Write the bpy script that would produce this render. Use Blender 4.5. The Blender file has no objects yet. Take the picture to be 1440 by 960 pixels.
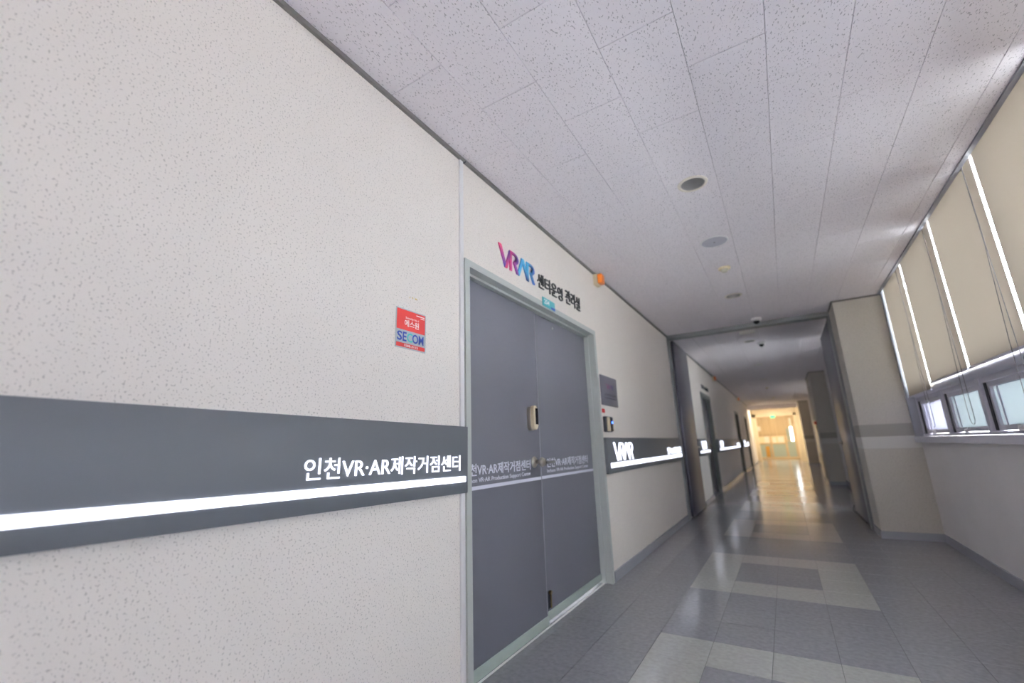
import bpy, bmesh, math, random
from mathutils import Vector, Matrix

scene = bpy.context.scene
COL = scene.collection
random.seed(7)

# ------------------------------------------------------------------ camera
YAW, PITCH, ROLL = 0.5418, 0.2409, -0.0330
CAM = Vector((1.3549, 0.0, 1.0753))
cy_, sy_, cp_, sp_ = math.cos(YAW), math.sin(YAW), math.cos(PITCH), math.sin(PITCH)
fwd = Vector((-sy_ * cp_, cy_ * cp_, sp_))
right = Vector((cy_, sy_, 0))
up = right.cross(fwd)
r2 = right * math.cos(ROLL) + up * math.sin(ROLL)
u2 = -right * math.sin(ROLL) + up * math.cos(ROLL)
cam_data = bpy.data.cameras.new('camera')
cam_data.sensor_width = 36.0
cam_data.lens = 612.738 / 1440 * 36.0
cam_data.clip_start = 0.05
cam_data.clip_end = 200
cam_data.dof.use_dof = True
cam_data.dof.focus_distance = 1.75
cam_data.dof.aperture_fstop = 1.4
cam = bpy.data.objects.new('camera', cam_data)
m = Matrix((r2, u2, -fwd)).transposed().to_4x4()
m.translation = CAM
cam.matrix_world = m
COL.objects.link(cam)
scene.camera = cam

# ------------------------------------------------------------------ world and exposure
world = bpy.data.worlds.new('overcast_sky')
scene.world = world
world.use_nodes = True
bg = world.node_tree.nodes['Background']
bg.inputs['Color'].default_value = (0.92, 0.945, 1.0, 1)
bg.inputs['Strength'].default_value = 10.0
sun_d = bpy.data.lights.new('sun', 'SUN')
sun_d.energy = 440.0
sun_d.angle = 0.009
sun_d.color = (1.0, 0.98, 0.97)
sun = bpy.data.objects.new('sun', sun_d)
sun.rotation_euler = (0.0, math.radians(-42), math.radians(8))   # shines from behind the building onto the yard
sun.location = (-20, 0, 25)
COL.objects.link(sun)
scene.view_settings.view_transform = 'Standard'
scene.view_settings.look = 'None'
scene.view_settings.exposure = 0.92
scene.view_settings.gamma = 1.0
scene.view_settings.use_curve_mapping = False
LOBBY_W = 11.0      # watts of each lit lobby lamp
LED = 1.6            # emission of the sign strips
scene.cycles.max_bounces = 10
scene.cycles.diffuse_bounces = 6
scene.cycles.transparent_max_bounces = 16
scene.cycles.sample_clamp_indirect = 8.0
scene.cycles.use_denoising = True

# ------------------------------------------------------------------ helpers
def lin(c):
    return tuple((v / 255 / 12.92 if v / 255 <= 0.04045 else ((v / 255 + 0.055) / 1.055) ** 2.4) for v in c)

def mat_new(name):
    mt = bpy.data.materials.new(name)
    mt.use_nodes = True
    nt = mt.node_tree
    nt.nodes.clear()
    out = nt.nodes.new('ShaderNodeOutputMaterial')
    return mt, nt, out

def pbr(name, rgb, rough=0.5, metal=0.0, spec=0.5, emit=None, estr=0.0, bump=None, flecks=None, var=None, coat=0.0):
    """rgb in sRGB 0-255. bump=(scale, strength, distance); flecks=(scale xyz, lo, hi, rgb); var=(scale, amount)"""
    mt, nt, out = mat_new(name)
    b = nt.nodes.new('ShaderNodeBsdfPrincipled')
    nt.links.new(b.outputs[0], out.inputs[0])
    c = lin(rgb) + (1,)
    b.inputs['Base Color'].default_value = c
    b.inputs['Roughness'].default_value = rough
    b.inputs['Metallic'].default_value = metal
    b.inputs['Specular IOR Level'].default_value = spec
    b.inputs['Coat Weight'].default_value = coat
    if emit:
        b.inputs['Emission Color'].default_value = lin(emit) + (1,)
        b.inputs['Emission Strength'].default_value = estr
    pos = None
    def getpos():
        nonlocal pos
        if pos is None:
            pos = nt.nodes.new('ShaderNodeNewGeometry')
        return pos.outputs['Position']
    colsock = None
    if var:
        n = nt.nodes.new('ShaderNodeTexNoise')
        n.inputs['Scale'].default_value = var[0]
        n.inputs['Detail'].default_value = 5
        nt.links.new(getpos(), n.inputs['Vector'])
        r = nt.nodes.new('ShaderNodeValToRGB')
        r.color_ramp.elements[0].position = 0.3
        r.color_ramp.elements[1].position = 0.7
        lo = tuple(v * (1 - var[1]) for v in c[:3]) + (1,)
        hi = tuple(min(1, v * (1 + var[1])) for v in c[:3]) + (1,)
        r.color_ramp.elements[0].color = lo
        r.color_ramp.elements[1].color = hi
        nt.links.new(n.outputs['Fac'], r.inputs['Fac'])
        colsock = r.outputs['Color']
    if flecks:
        mp = nt.nodes.new('ShaderNodeMapping')
        mp.inputs['Scale'].default_value = flecks[0]
        if len(flecks) > 4:
            mp.inputs['Rotation'].default_value = flecks[4]
        nt.links.new(getpos(), mp.inputs['Vector'])
        n = nt.nodes.new('ShaderNodeTexNoise')
        n.inputs['Scale'].default_value = 1.0
        n.inputs['Detail'].default_value = 1.5
        n.inputs['Roughness'].default_value = 0.45
        nt.links.new(mp.outputs[0], n.inputs['Vector'])
        r = nt.nodes.new('ShaderNodeValToRGB')
        r.color_ramp.elements[0].position = flecks[1]
        r.color_ramp.elements[0].color = (1, 1, 1, 1)
        r.color_ramp.elements[1].position = flecks[2]
        r.color_ramp.elements[1].color = (0, 0, 0, 1)
        nt.links.new(n.outputs['Fac'], r.inputs['Fac'])
        mx = nt.nodes.new('ShaderNodeMix')
        mx.data_type = 'RGBA'
        mx.inputs['A'].default_value = c
        if colsock:
            nt.links.new(colsock, mx.inputs['A'])
        mx.inputs['B'].default_value = lin(flecks[3]) + (1,)
        nt.links.new(r.outputs['Color'], mx.inputs['Factor'])
        colsock = mx.outputs['Result']
    if colsock:
        nt.links.new(colsock, b.inputs['Base Color'])
    if bump:
        n = nt.nodes.new('ShaderNodeTexNoise')
        n.inputs['Scale'].default_value = bump[0]
        n.inputs['Detail'].default_value = 3
        nt.links.new(getpos(), n.inputs['Vector'])
        bn = nt.nodes.new('ShaderNodeBump')
        bn.inputs['Strength'].default_value = bump[1]
        bn.inputs['Distance'].default_value = bump[2]
        nt.links.new(n.outputs['Fac'], bn.inputs['Height'])
        nt.links.new(bn.outputs[0], b.inputs['Normal'])
    return mt

def gradient_mat(name, c0, c1, axis='Z', rough=0.45):
    """printed colour gradient that runs along one axis of the piece"""
    mt, nt, out = mat_new(name)
    b = nt.nodes.new('ShaderNodeBsdfPrincipled')
    b.inputs['Roughness'].default_value = rough
    nt.links.new(b.outputs[0], out.inputs[0])
    tc = nt.nodes.new('ShaderNodeTexCoord')
    sp = nt.nodes.new('ShaderNodeSeparateXYZ')
    nt.links.new(tc.outputs['Generated'], sp.inputs[0])
    r = nt.nodes.new('ShaderNodeValToRGB')
    r.color_ramp.elements[0].color = lin(c0) + (1,)
    r.color_ramp.elements[1].color = lin(c1) + (1,)
    nt.links.new(sp.outputs[axis], r.inputs['Fac'])
    nt.links.new(r.outputs['Color'], b.inputs['Base Color'])
    return mt

def emit_mat(name, rgb, s):
    mt, nt, out = mat_new(name)
    e = nt.nodes.new('ShaderNodeEmission')
    e.inputs['Color'].default_value = lin(rgb) + (1,)
    e.inputs['Strength'].default_value = s
    nt.links.new(e.outputs[0], out.inputs[0])
    return mt

def mix_mat(name, parts):
    """parts: list of (weight, kind, rgb, rough)"""
    mt, nt, out = mat_new(name)
    prev, tot = None, 0
    for w, kind, rgb, rough in parts:
        n = nt.nodes.new({'diff': 'ShaderNodeBsdfDiffuse', 'trl': 'ShaderNodeBsdfTranslucent',
                          'trp': 'ShaderNodeBsdfTransparent', 'gls': 'ShaderNodeBsdfGlossy'}[kind])
        n.inputs['Color'].default_value = lin(rgb) + (1,)
        if 'Roughness' in n.inputs and kind == 'gls':
            n.inputs['Roughness'].default_value = rough
        if prev is None:
            prev, tot = n.outputs[0], w
        else:
            tot += w
            mx = nt.nodes.new('ShaderNodeMixShader')
            mx.inputs[0].default_value = w / tot
            nt.links.new(prev, mx.inputs[1])
            nt.links.new(n.outputs[0], mx.inputs[2])
            prev = mx.outputs[0]
    nt.links.new(prev, out.inputs[0])
    return mt

WLOC = {}
def thing(name, loc, parent=None):
    o = bpy.data.objects.new(name, None)
    o.empty_display_size = 0.1
    COL.objects.link(o)
    loc = Vector(loc)
    WLOC[o] = loc
    if parent:
        o.parent = parent
        o.location = loc - WLOC[parent]
    else:
        o.location = loc
    return o

def tag(o, label=None, cat=None, group=None, kind=None):
    if label: o['label'] = label
    if cat: o['category'] = cat
    if group: o['group'] = group
    if kind: o['kind'] = kind
    return o

def link_mesh(name, me, center, parent=None):
    o = bpy.data.objects.new(name, me)
    COL.objects.link(o)
    WLOC[o] = Vector(center)
    if parent:
        o.parent = parent
        o.location = WLOC[o] - WLOC[parent]
    else:
        o.location = WLOC[o]
    return o

def obj(name, bm, mat, parent=None, smooth=False, kind=None):
    """bm in world coordinates -> one mesh object with its origin at its own middle"""
    bmesh.ops.recalc_face_normals(bm, faces=bm.faces)
    lo = Vector([min(v.co[i] for v in bm.verts) for i in range(3)])
    hi = Vector([max(v.co[i] for v in bm.verts) for i in range(3)])
    c = (lo + hi) / 2
    for v in bm.verts:
        v.co -= c
    me = bpy.data.meshes.new(name)
    bm.to_mesh(me)
    bm.free()
    for mt in (mat if isinstance(mat, (list, tuple)) else [mat]):
        me.materials.append(mt)
    if smooth:
        for p in me.polygons:
            p.use_smooth = True
        try:
            me.set_sharp_from_angle(angle=math.radians(40))
        except Exception:
            pass
    o = link_mesh(name, me, c, parent)
    if kind:
        o['kind'] = kind
    return o

def B():
    return bmesh.new()

def box(bm, x0, x1, y0, y1, z0, z1):
    vs = [bm.verts.new((x, y, z)) for x in (x0, x1) for y in (y0, y1) for z in (z0, z1)]
    for f in ((0, 1, 3, 2), (4, 6, 7, 5), (0, 4, 5, 1), (2, 3, 7, 6), (0, 2, 6, 4), (1, 5, 7, 3)):
        bm.faces.new([vs[i] for i in f])
    return bm

def rbox(x0, x1, y0, y1, z0, z1, r=0.004, seg=2):
    bm = box(B(), x0, x1, y0, y1, z0, z1)
    bmesh.ops.bevel(bm, geom=list(bm.edges), offset=r, segments=seg, profile=0.5, affect='EDGES')
    return bm

def bx(name, mat, parent, x0, x1, y0, y1, z0, z1, r=0.0, seg=2, kind=None):
    bm = rbox(x0, x1, y0, y1, z0, z1, r, seg) if r else box(B(), x0, x1, y0, y1, z0, z1)
    return obj(name, bm, mat, parent, smooth=bool(r), kind=kind)

def tube(bm, pts, r, n=8, cap=True):
    pts = [Vector(p) for p in pts]
    rings = []
    for i, p in enumerate(pts):
        t = (pts[min(i + 1, len(pts) - 1)] - pts[max(i - 1, 0)]).normalized()
        a = Vector((0, 0, 1)) if abs(t.z) < 0.9 else Vector((1, 0, 0))
        u = t.cross(a).normalized()
        w = t.cross(u)
        rr = r[i] if isinstance(r, (list, tuple)) else r
        rings.append([bm.verts.new(p + (u * math.cos(2 * math.pi * k / n) + w * math.sin(2 * math.pi * k / n)) * rr) for k in range(n)])
    for a, b in zip(rings, rings[1:]):
        for k in range(n):
            bm.faces.new((a[k], a[(k + 1) % n], b[(k + 1) % n], b[k]))
    if cap:
        bm.faces.new(rings[0])
        bm.faces.new(rings[-1][::-1])
    return bm

def lathe(bm, prof, c, n=32, axis='z'):
    """prof: list of (radius, offset along axis)"""
    rings = []
    for r, h in prof:
        if r < 1e-6:
            o = {'z': (0, 0, h), 'x': (h, 0, 0)}[axis]
            rings.append([bm.verts.new(Vector(c) + Vector(o))])
            continue
        ring = []
        for k in range(n):
            a = 2 * math.pi * k / n
            o = (r * math.cos(a), r * math.sin(a), h) if axis == 'z' else (h, r * math.cos(a), r * math.sin(a))
            ring.append(bm.verts.new(Vector(c) + Vector(o)))
        rings.append(ring)
    for a, b in zip(rings, rings[1:]):
        for k in range(n):
            if len(a) == 1 and len(b) == 1:
                break
            if len(a) == 1:
                bm.faces.new((a[0], b[k], b[(k + 1) % n]))
            elif len(b) == 1:
                bm.faces.new((a[k], a[(k + 1) % n], b[0]))
            else:
                bm.faces.new((a[k], a[(k + 1) % n], b[(k + 1) % n], b[k]))
    return bm

def prism_x(bm, poly, x0, x1):
    """polygon of (y, z) extruded from x0 to x1"""
    a = [bm.verts.new((x0, y, z)) for y, z in poly]
    b = [bm.verts.new((x1, y, z)) for y, z in poly]
    bm.faces.new(a)
    bm.faces.new(b[::-1])
    n = len(poly)
    for i in range(n):
        bm.faces.new((a[i], a[(i + 1) % n], b[(i + 1) % n], b[i]))
    return bm

def prism_y(bm, poly, y0, y1):
    a = [bm.verts.new((x, y0, z)) for x, z in poly]
    b = [bm.verts.new((x, y1, z)) for x, z in poly]
    bm.faces.new(a)
    bm.faces.new(b[::-1])
    n = len(poly)
    for i in range(n):
        bm.faces.new((a[i], a[(i + 1) % n], b[(i + 1) % n], b[i]))
    return bm

def text_bm(body, x0, x1, y0, y1, z0, z1, bold=0.0, mirror_right=False):
    """raised lettering on a wall that faces +x; reads towards +y; fills the given box"""
    cu = bpy.data.curves.new('lettering', 'FONT')
    cu.body = body
    cu.extrude = 0.5
    cu.offset = bold
    cu.resolution_u = 3
    t = bpy.data.objects.new('lettering', cu)
    COL.objects.link(t)
    dg = bpy.context.evaluated_depsgraph_get()
    dg.update()
    me = bpy.data.meshes.new_from_object(t.evaluated_get(dg), depsgraph=dg)
    bpy.data.objects.remove(t)
    bpy.data.curves.remove(cu)
    bm = B()
    bm.from_mesh(me)
    bpy.data.meshes.remove(me)
    xs = [v.co.x for v in bm.verts]; ys = [v.co.y for v in bm.verts]; zs = [v.co.z for v in bm.verts]
    ax, bx_, ay, by, az, bz = min(xs), max(xs), min(ys), max(ys), min(zs), max(zs)
    for v in bm.verts:
        u = (v.co.x - ax) / (bx_ - ax)
        w = (v.co.y - ay) / (by - ay)
        h = (v.co.z - az) / max(1e-6, bz - az)
        v.co = (x0 + (x1 - x0) * h, y0 + (y1 - y0) * u, z0 + (z1 - z0) * w)
    return bm

def lettering(name, body, mat, parent, x0, x1, y0, y1, z0, z1, bold=0.0):
    return obj(name, text_bm(body, x0, x1, y0, y1, z0, z1, bold), mat, parent)

# ------------------------------------------------------------------ materials
M = {}
M['wall'] = pbr('speckled_wall_paint', (236, 229, 222), 0.75, bump=(160, 0.10, 0.003),
                flecks=((160, 160, 160), 0.325, 0.39, (198, 191, 184)), var=(1.2, 0.02))
M['wall_far'] = pbr('painted_wall', (232, 229, 228), 0.6, bump=(120, 0.15, 0.003), var=(2, 0.03))
M['pillar'] = pbr('pillar_paint', (203, 198, 188), 0.7, bump=(150, 0.2, 0.003), flecks=((120, 120, 120), 0.33, 0.42, (176, 171, 162)))
M['stripe_dark'] = pbr('stripe_paint_dark', (168, 163, 154), 0.7, bump=(150, 0.2, 0.003))
M['stripe_light'] = pbr('stripe_paint_light', (214, 212, 206), 0.7, bump=(150, 0.2, 0.003))
M['tile'] = pbr('mineral_fibre_tile', (240, 234, 238), 0.9, bump=(90, 0.08, 0.003),
                flecks=((150, 85, 110), 0.325, 0.375, (192, 186, 190), (0, 0, 0.7)))
M['plenum'] = pbr('plenum', (120, 118, 118), 0.9)
M['slab'] = pbr('dark_grout', (96, 97, 99), 0.7)
M['floor_mid'] = pbr('vinyl_tile_grey', (148, 148, 153), 0.16, bump=(5.0, 0.06, 0.01), var=(38, 0.10), spec=0.55)
M['floor_light'] = pbr('vinyl_tile_pale', (176, 176, 172), 0.16, bump=(5.0, 0.06, 0.01), var=(38, 0.08), spec=0.55)
M['door'] = pbr('door_paint_slate', (121, 121, 131), 0.42, bump=(300, 0.05, 0.001))
M['frame'] = pbr('door_frame_paint', (190, 194, 190), 0.4)
M['rail'] = pbr('pale_green_steel', (176, 188, 180), 0.4)
M['sign'] = pbr('sign_panel_slate', (108, 112, 118), 0.45)
M['led'] = emit_mat('led_white', (232, 236, 255), LED)
M['door_print'] = pbr('door_lettering', (226, 226, 238), 0.5)
M['white_plastic'] = pbr('white_plastic', (230, 228, 228), 0.4)
M['cream_plastic'] = pbr('cream_plastic', (226, 212, 180), 0.45)
M['base'] = pbr('grey_baseboard', (166, 168, 176), 0.25)
M['edge'] = pbr('grey_edge_trim', (116, 113, 110), 0.5)
M['edge_r'] = pbr('aluminium_edge', (150, 150, 160), 0.4)
M['alu'] = pbr('window_aluminium', (196, 194, 206), 0.35)
M['sill'] = pbr('sill_paint', (228, 226, 236), 0.4)
M['jamb'] = pbr('grey_jamb', (142, 144, 150), 0.5)
M['gasket'] = pbr('black_gasket', (38, 40, 46), 0.6)
M['steel'] = pbr('brushed_steel', (190, 184, 172), 0.28, metal=1.0)
M['brass'] = pbr('dull_brass', (150, 132, 96), 0.35, metal=1.0)
M['black'] = pbr('black_gloss', (22, 23, 26), 0.15)
M['dark_plastic'] = pbr('dark_plastic', (62, 64, 72), 0.4)
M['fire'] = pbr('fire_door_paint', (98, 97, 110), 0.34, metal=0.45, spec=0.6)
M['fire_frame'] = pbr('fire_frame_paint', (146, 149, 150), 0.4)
M['pale_case'] = pbr('pale_case', (232, 228, 220), 0.5)
M['red'] = pbr('red_print', (206, 52, 50), 0.45)
M['silver'] = pbr('sticker_border', (178, 186, 190), 0.4)
M['blue_print'] = pbr('blue_print', (40, 72, 168), 0.45)
M['teal_print'] = pbr('teal_print', (74, 196, 190), 0.45)
M['white_print'] = pbr('white_print', (240, 240, 240), 0.5)
M['black_print'] = pbr('charcoal_letters', (44, 46, 48), 0.45)
M['teal_plate'] = pbr('teal_plate', (84, 186, 194), 0.4)
M['blue_plate'] = pbr('blue_plate', (60, 84, 176), 0.4)
M['orange'] = pbr('orange_lens', (240, 130, 40), 0.3)
M['can'] = pbr('downlight_reflector', (196, 194, 192), 0.35, metal=0.4)
M['ring'] = pbr('lamp_ring', (232, 224, 212), 0.45)
M['chamber'] = pbr('detector_chamber', (196, 190, 172), 0.5)
M['can_in'] = pbr('lamp_grey_glass', (120, 118, 116), 0.35)
M['grille'] = pbr('speaker_grille', (192, 190, 200), 0.6)
M['plaque'] = pbr('plaque_grey', (112, 110, 122), 0.4)
M['plaque_print'] = pbr('plaque_print', (84, 82, 94), 0.45)
M['plaque_logo'] = gradient_mat('plaque_logo', (150, 70, 110), (80, 90, 140), 'Y')
M['blue_led'] = emit_mat('blue_led', (60, 110, 255), 6.0)
M['residue'] = pbr('tape_residue', (222, 196, 130), 0.7)
M['blind'] = mix_mat('blind_fabric', [(0.973, 'diff', (180, 170, 157), 0), (0.027, 'trl', (228, 211, 190), 0)])
M['clear'] = mix_mat('clear_glass', [(0.92, 'trp', (246, 250, 250), 0), (0.08, 'gls', (255, 255, 255), 0.02)])
M['frost'] = mix_mat('frosted_glass', [(0.105, 'trl', (232, 238, 239), 0), (0.755, 'diff', (176, 190, 196), 0), (0.05, 'trp', (235, 245, 245), 0), (0.06, 'gls', (255, 255, 255), 0.15)])
M['frost_bright'] = mix_mat('frosted_glass_bright', [(0.62, 'trl', (232, 240, 250), 0), (0.16, 'diff', (205, 212, 220), 0), (0.16, 'trp', (240, 245, 250), 0), (0.06, 'gls', (255, 255, 255), 0.15)])  # brighter copy of the frosted glass, made to let more daylight in
M['frost_mid'] = mix_mat('frosted_glass_mid', [(0.20, 'trl', (236, 238, 246), 0), (0.66, 'diff', (196, 198, 210), 0), (0.06, 'gls', (255, 255, 255), 0.15)])  # in-between copy of the frosted glass, brightness set in the pane
M['yard'] = pbr('bounce_concrete', (194, 194, 196), 0.9, var=(0.3, 0.1))
M['cord'] = pbr('blind_chain', (112, 110, 112), 0.4)
M['lobby_wall'] = pbr('lobby_cream_paint', (238, 222, 190), 0.6)
M['lobby_panel'] = pbr('beige_panel', (206, 186, 152), 0.5)
M['lobby_glass'] = pbr('lobby_frosted_panel', (170, 186, 180), 0.3)
M['ochre'] = pbr('ochre_board', (196, 150, 70), 0.6)
M['paper'] = pbr('white_notice', (236, 234, 226), 0.7)
M['exit_green'] = emit_mat('exit_green', (70, 210, 110), 2.2)
M['day_slit'] = emit_mat('slot_daylight_glow', (245, 250, 255), 3.5)  # glow stands in for daylight through the slot window
M['lamp_glow'] = emit_mat('lobby_lamp_glow', (255, 232, 190), 3.0)

H = 2.7157
XR = 2.61
Y_BACK, Y_FRAME, Y_END, Y_LOB = -6.0, 6.98, 26.5, 30.0

# ------------------------------------------------------------------ floor
def tile_mesh(name, dx, dy, th, mat, sides_up, bevel):
    """tile whose visible face is inset by a small bevel; visible face up (floor) or down (ceiling)"""
    bm = B()
    s = 1 if sides_up else -1
    a = [(-dx/2, -dy/2), (dx/2, -dy/2), (dx/2, dy/2), (-dx/2, dy/2)]
    g = [(x - math.copysign(bevel, x), y - math.copysign(bevel, y)) for x, y in a]
    r0 = [bm.verts.new((x, y, -s * th)) for x, y in a]
    r1 = [bm.verts.new((x, y, -s * bevel)) for x, y in a]
    r2_ = [bm.verts.new((x, y, 0)) for x, y in g]
    for p, q in ((r0, r1), (r1, r2_)):
        for k in range(4):
            bm.faces.new((p[k], p[(k + 1) % 4], q[(k + 1) % 4], q[k]))
    bm.faces.new(r2_)
    bm.faces.new(r0)
    bmesh.ops.recalc_face_normals(bm, faces=bm.faces)
    me = bpy.data.meshes.new(name)
    bm.to_mesh(me)
    bm.free()
    me.materials.append(mat)
    return me

floor = obj('floor', box(B(), -0.14, 2.75, Y_BACK - 0.1, Y_LOB + 0.4, -0.12, -0.0025), M['slab'])
tag(floor, 'grey vinyl tiled corridor floor with pale square rings', 'floor', kind='structure')
FX0, FDX, FY0, FDY = 0.558, 0.288, 3.85, 0.313
def floor_light(i, j):
    """i: column with 0..3 inside the ring, j: row counted from y = 3.85"""
    jj = j % 7
    if 0 <= i <= 3 and jj <= 3:
        return not (1 <= i <= 2 and 1 <= jj <= 2)
    return False
fm_cache = {}
far_bm = B()
far_cols = []
n_tile = 0
for j in range(-32, 85):
    for i in range(-2, 7):
        x0 = FX0 + i * FDX; x1 = x0 + FDX
        y0 = FY0 + j * FDY; y1 = y0 + FDY
        if i == -2: x0 = -0.005 if y0 > 0 else 0.0
        if i == 6: x1 = 2.62
        if y1 > Y_LOB + 0.3 or y0 < Y_BACK: continue
        light = floor_light(i, j)
        if -8 <= j <= 24 and n_tile < 300:
            key = (round(x1 - x0, 3), light)
            if key not in fm_cache:
                fm_cache[key] = tile_mesh('floor_tile', x1 - x0 - 0.0016, FDY - 0.0016, 0.0022, M['floor_light' if light else 'floor_mid'], True, 0.0008)
            link_mesh('floor_tile', fm_cache[key], ((x0 + x1) / 2, (y0 + y1) / 2, 0), floor)
            n_tile += 1
        else:
            far_cols.append(light)
            vs = [far_bm.verts.new(p) for p in ((x0, y0, 0), (x1 - 0.0016, y0, 0), (x1 - 0.0016, y1 - 0.0016, 0), (x0, y1 - 0.0016, 0))]
            f = far_bm.faces.new(vs)
            f.material_index = 1 if light else 0
ft = obj('floor_tile_field', far_bm, [M['floor_mid'], M['floor_light']], floor, kind='stuff')

# ------------------------------------------------------------------ ceiling
ceiling = obj('ceiling', box(B(), -0.14, 2.86, Y_BACK - 0.1, Y_LOB + 0.4, 2.86, 2.95), M['plenum'])
tag(ceiling, 'white flecked mineral tile ceiling in brick pattern', 'ceiling', kind='structure')
CX = [0.013 + 0.305 * k for k in range(9)]
CDY = 0.6135
DOWNLIGHTS = [2.79, 5.45, 8.27, 11.05, 13.9, 16.7, 19.5]
cm_cache = {}
cfar = B()
cut_tiles = []
for k in range(9):
    for seg0, seg1, xmax in ((Y_BACK, 6.95, 2.545), (7.12, Y_LOB + 0.2, 2.60)):
        x0 = CX[k]; x1 = CX[k] + 0.305
        if k == 0: x0 = 0.0
        if k == 8: x1 = xmax
        off = 1.2 if k % 2 == 0 else 1.507
        j = math.floor((seg0 - off) / CDY) - 1
        while off + j * CDY < seg1:
            y0, y1 = max(seg0, off + j * CDY), min(seg1, off + (j + 1) * CDY)
            j += 1
            if y1 - y0 < 0.02: continue
            cxm, cym = (x0 + x1) / 2, (y0 + y1) / 2
            near = 0.1 < y1 and y0 < 13.5
            if near:
                key = (round(x1 - x0, 3), round(y1 - y0, 3))
                if key not in cm_cache:
                    cm_cache[key] = tile_mesh('ceiling_tile', x1 - x0 - 0.0018, y1 - y0 - 0.0018, 0.015, M['tile'], False, 0.0012)
                t = link_mesh('ceiling_tile', cm_cache[key], (cxm, cym, H), ceiling)
                for dy in DOWNLIGHTS:
                    if y0 - 0.08 < dy < y1 + 0.08 and x0 - 0.08 < 1.09 < x1 + 0.08:
                        cut_tiles.append((t, dy))
            else:
                g = 0.0011
                box(cfar, x0 + g, x1 - g, y0 + g, y1 - g, H, H + 0.015)
obj('ceiling_tile_field', cfar, M['tile'], ceiling, kind='stuff')
# round holes for the recessed lamps
for t, dy in cut_tiles:
    cb = lathe(B(), [(0, -0.1), (0.074, -0.1), (0.074, 0.1), (0, 0.1)], (1.09, dy, H), 32)
    bmesh.ops.recalc_face_normals(cb, faces=cb.faces)
    cme = bpy.data.meshes.new('cut'); cb.to_mesh(cme); cb.free()
    co = bpy.data.objects.new('cut', cme); COL.objects.link(co)
    md = t.modifiers.new('hole', 'BOOLEAN'); md.operation = 'DIFFERENCE'; md.object = co; md.solver = 'EXACT'
    dg = bpy.context.evaluated_depsgraph_get(); dg.update()
    nm = bpy.data.meshes.new_from_object(t.evaluated_get(dg), depsgraph=dg)
    t.modifiers.clear(); t.data = nm
    bpy.data.objects.remove(co); bpy.data.meshes.remove(cme)

# ------------------------------------------------------------------ left wall with its openings
DOORS = [(1.772, 3.708, 2.09), (9.75, 10.95, 2.04), (16.9, 18.0, 2.04), (21.0, 22.1, 2.04)]
wl = B()
y = Y_BACK
for a, b_, h in DOORS:
    box(wl, -0.2, 0, y, a, 0, 2.86)
    box(wl, -0.2, 0, a, b_, h, 2.86)
    y = b_
box(wl, -0.2, 0, y, Y_END, 0, 2.86)
box(wl, -0.32, -0.2, Y_BACK, Y_END, 0, 2.86)  # unseen backing layer added to stop daylight leaking round the doors
wall_left = obj('wall_left', wl, M['wall'])
tag(wall_left, 'long off-white speckled corridor wall carrying the doors and lit signs', 'wall', kind='structure')
wb = bx('wall_back', M['wall_far'], None, -0.2, 2.85, Y_BACK - 0.12, Y_BACK, 0, 2.86)
tag(wb, 'plain wall closing the corridor behind the viewpoint', 'wall', kind='structure')

# ------------------------------------------------------------------ right wall, pillars
wr = B()
box(wr, XR, 2.86, Y_BACK, 6.45, 0, 1.0)
box(wr, 2.62, 2.86, Y_BACK, 6.45, 2.83, 2.86)
wall_right = obj('wall_right', wr, M['wall_far'])
tag(wall_right, 'grey-lit wall below the row of windows', 'wall', kind='structure')
FARW = [(7.55, 9.15), (15.1, 18.9)]  # openings cut for the added daylight windows
wfb = B()
yy_ = 6.955
for a, b_ in FARW:
    box(wfb, 2.43, 2.6, yy_, a, 0, 2.86); box(wfb, 2.43, 2.6, a, b_, 0, 1.06); box(wfb, 2.43, 2.6, a, b_, 2.82, 2.86)
    yy_ = b_
box(wfb, 2.43, 2.6, yy_, Y_END, 0, 2.86)
wf = obj('wall_right_far', wfb, M['wall_far'])
tag(wf, 'shaded right wall beyond the fire doors', 'wall', kind='structure')

def pillar(name, x0, x1, y0, y1, label):
    p = bx(name, M['pillar'], None, x0, x1, y0, y1, 0, H - 0.001)
    tag(p, label, 'pillar', kind='structure')
    e = 0.0015
    for nm, mt, z0, z1 in (('dark_stripe', 'stripe_dark', 1.075, 1.21), ('pale_stripe', 'stripe_light', 0.945, 1.075)):
        bx(nm, M[mt], p, x0 - e, x1 - 0.01, y0 - e, y1 - 0.01, z0, z1)
    bm = B()
    box(bm, x0 - 0.012, x1, y0 - 0.012, y1 - 0.02, 0, 0.075)
    obj('skirting', bm, M['base'], p)
    bm = B()
    box(bm, x0 - 0.014, x1, y0 - 0.014, y1 - 0.02, H - 0.02, H - 0.003)
    obj('ceiling_edge', bm, M['edge'], p)
    return p
pillar('pillar', 2.10, 2.86, 6.45, 6.955, 'beige pillar with grey stripe at the end of the windows')
pillar('pillar', 2.10, 2.61, 13.2, 14.9, 'shaded pillar with stripe behind the right fire door leaf')
pillar('pillar', 2.07, 2.61, 23.0, 24.0, 'farthest pillar, in front of the warm lit lobby')

yard = bx('ground', M['yard'], None, 6, 90, -60, 60, -7.2, -7.0)  # unseen ground added to throw sunlight up through the windows
tag(yard, 'pale concrete yard added below the windows to bounce sunlight indoors', 'ground', kind='structure')

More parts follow.
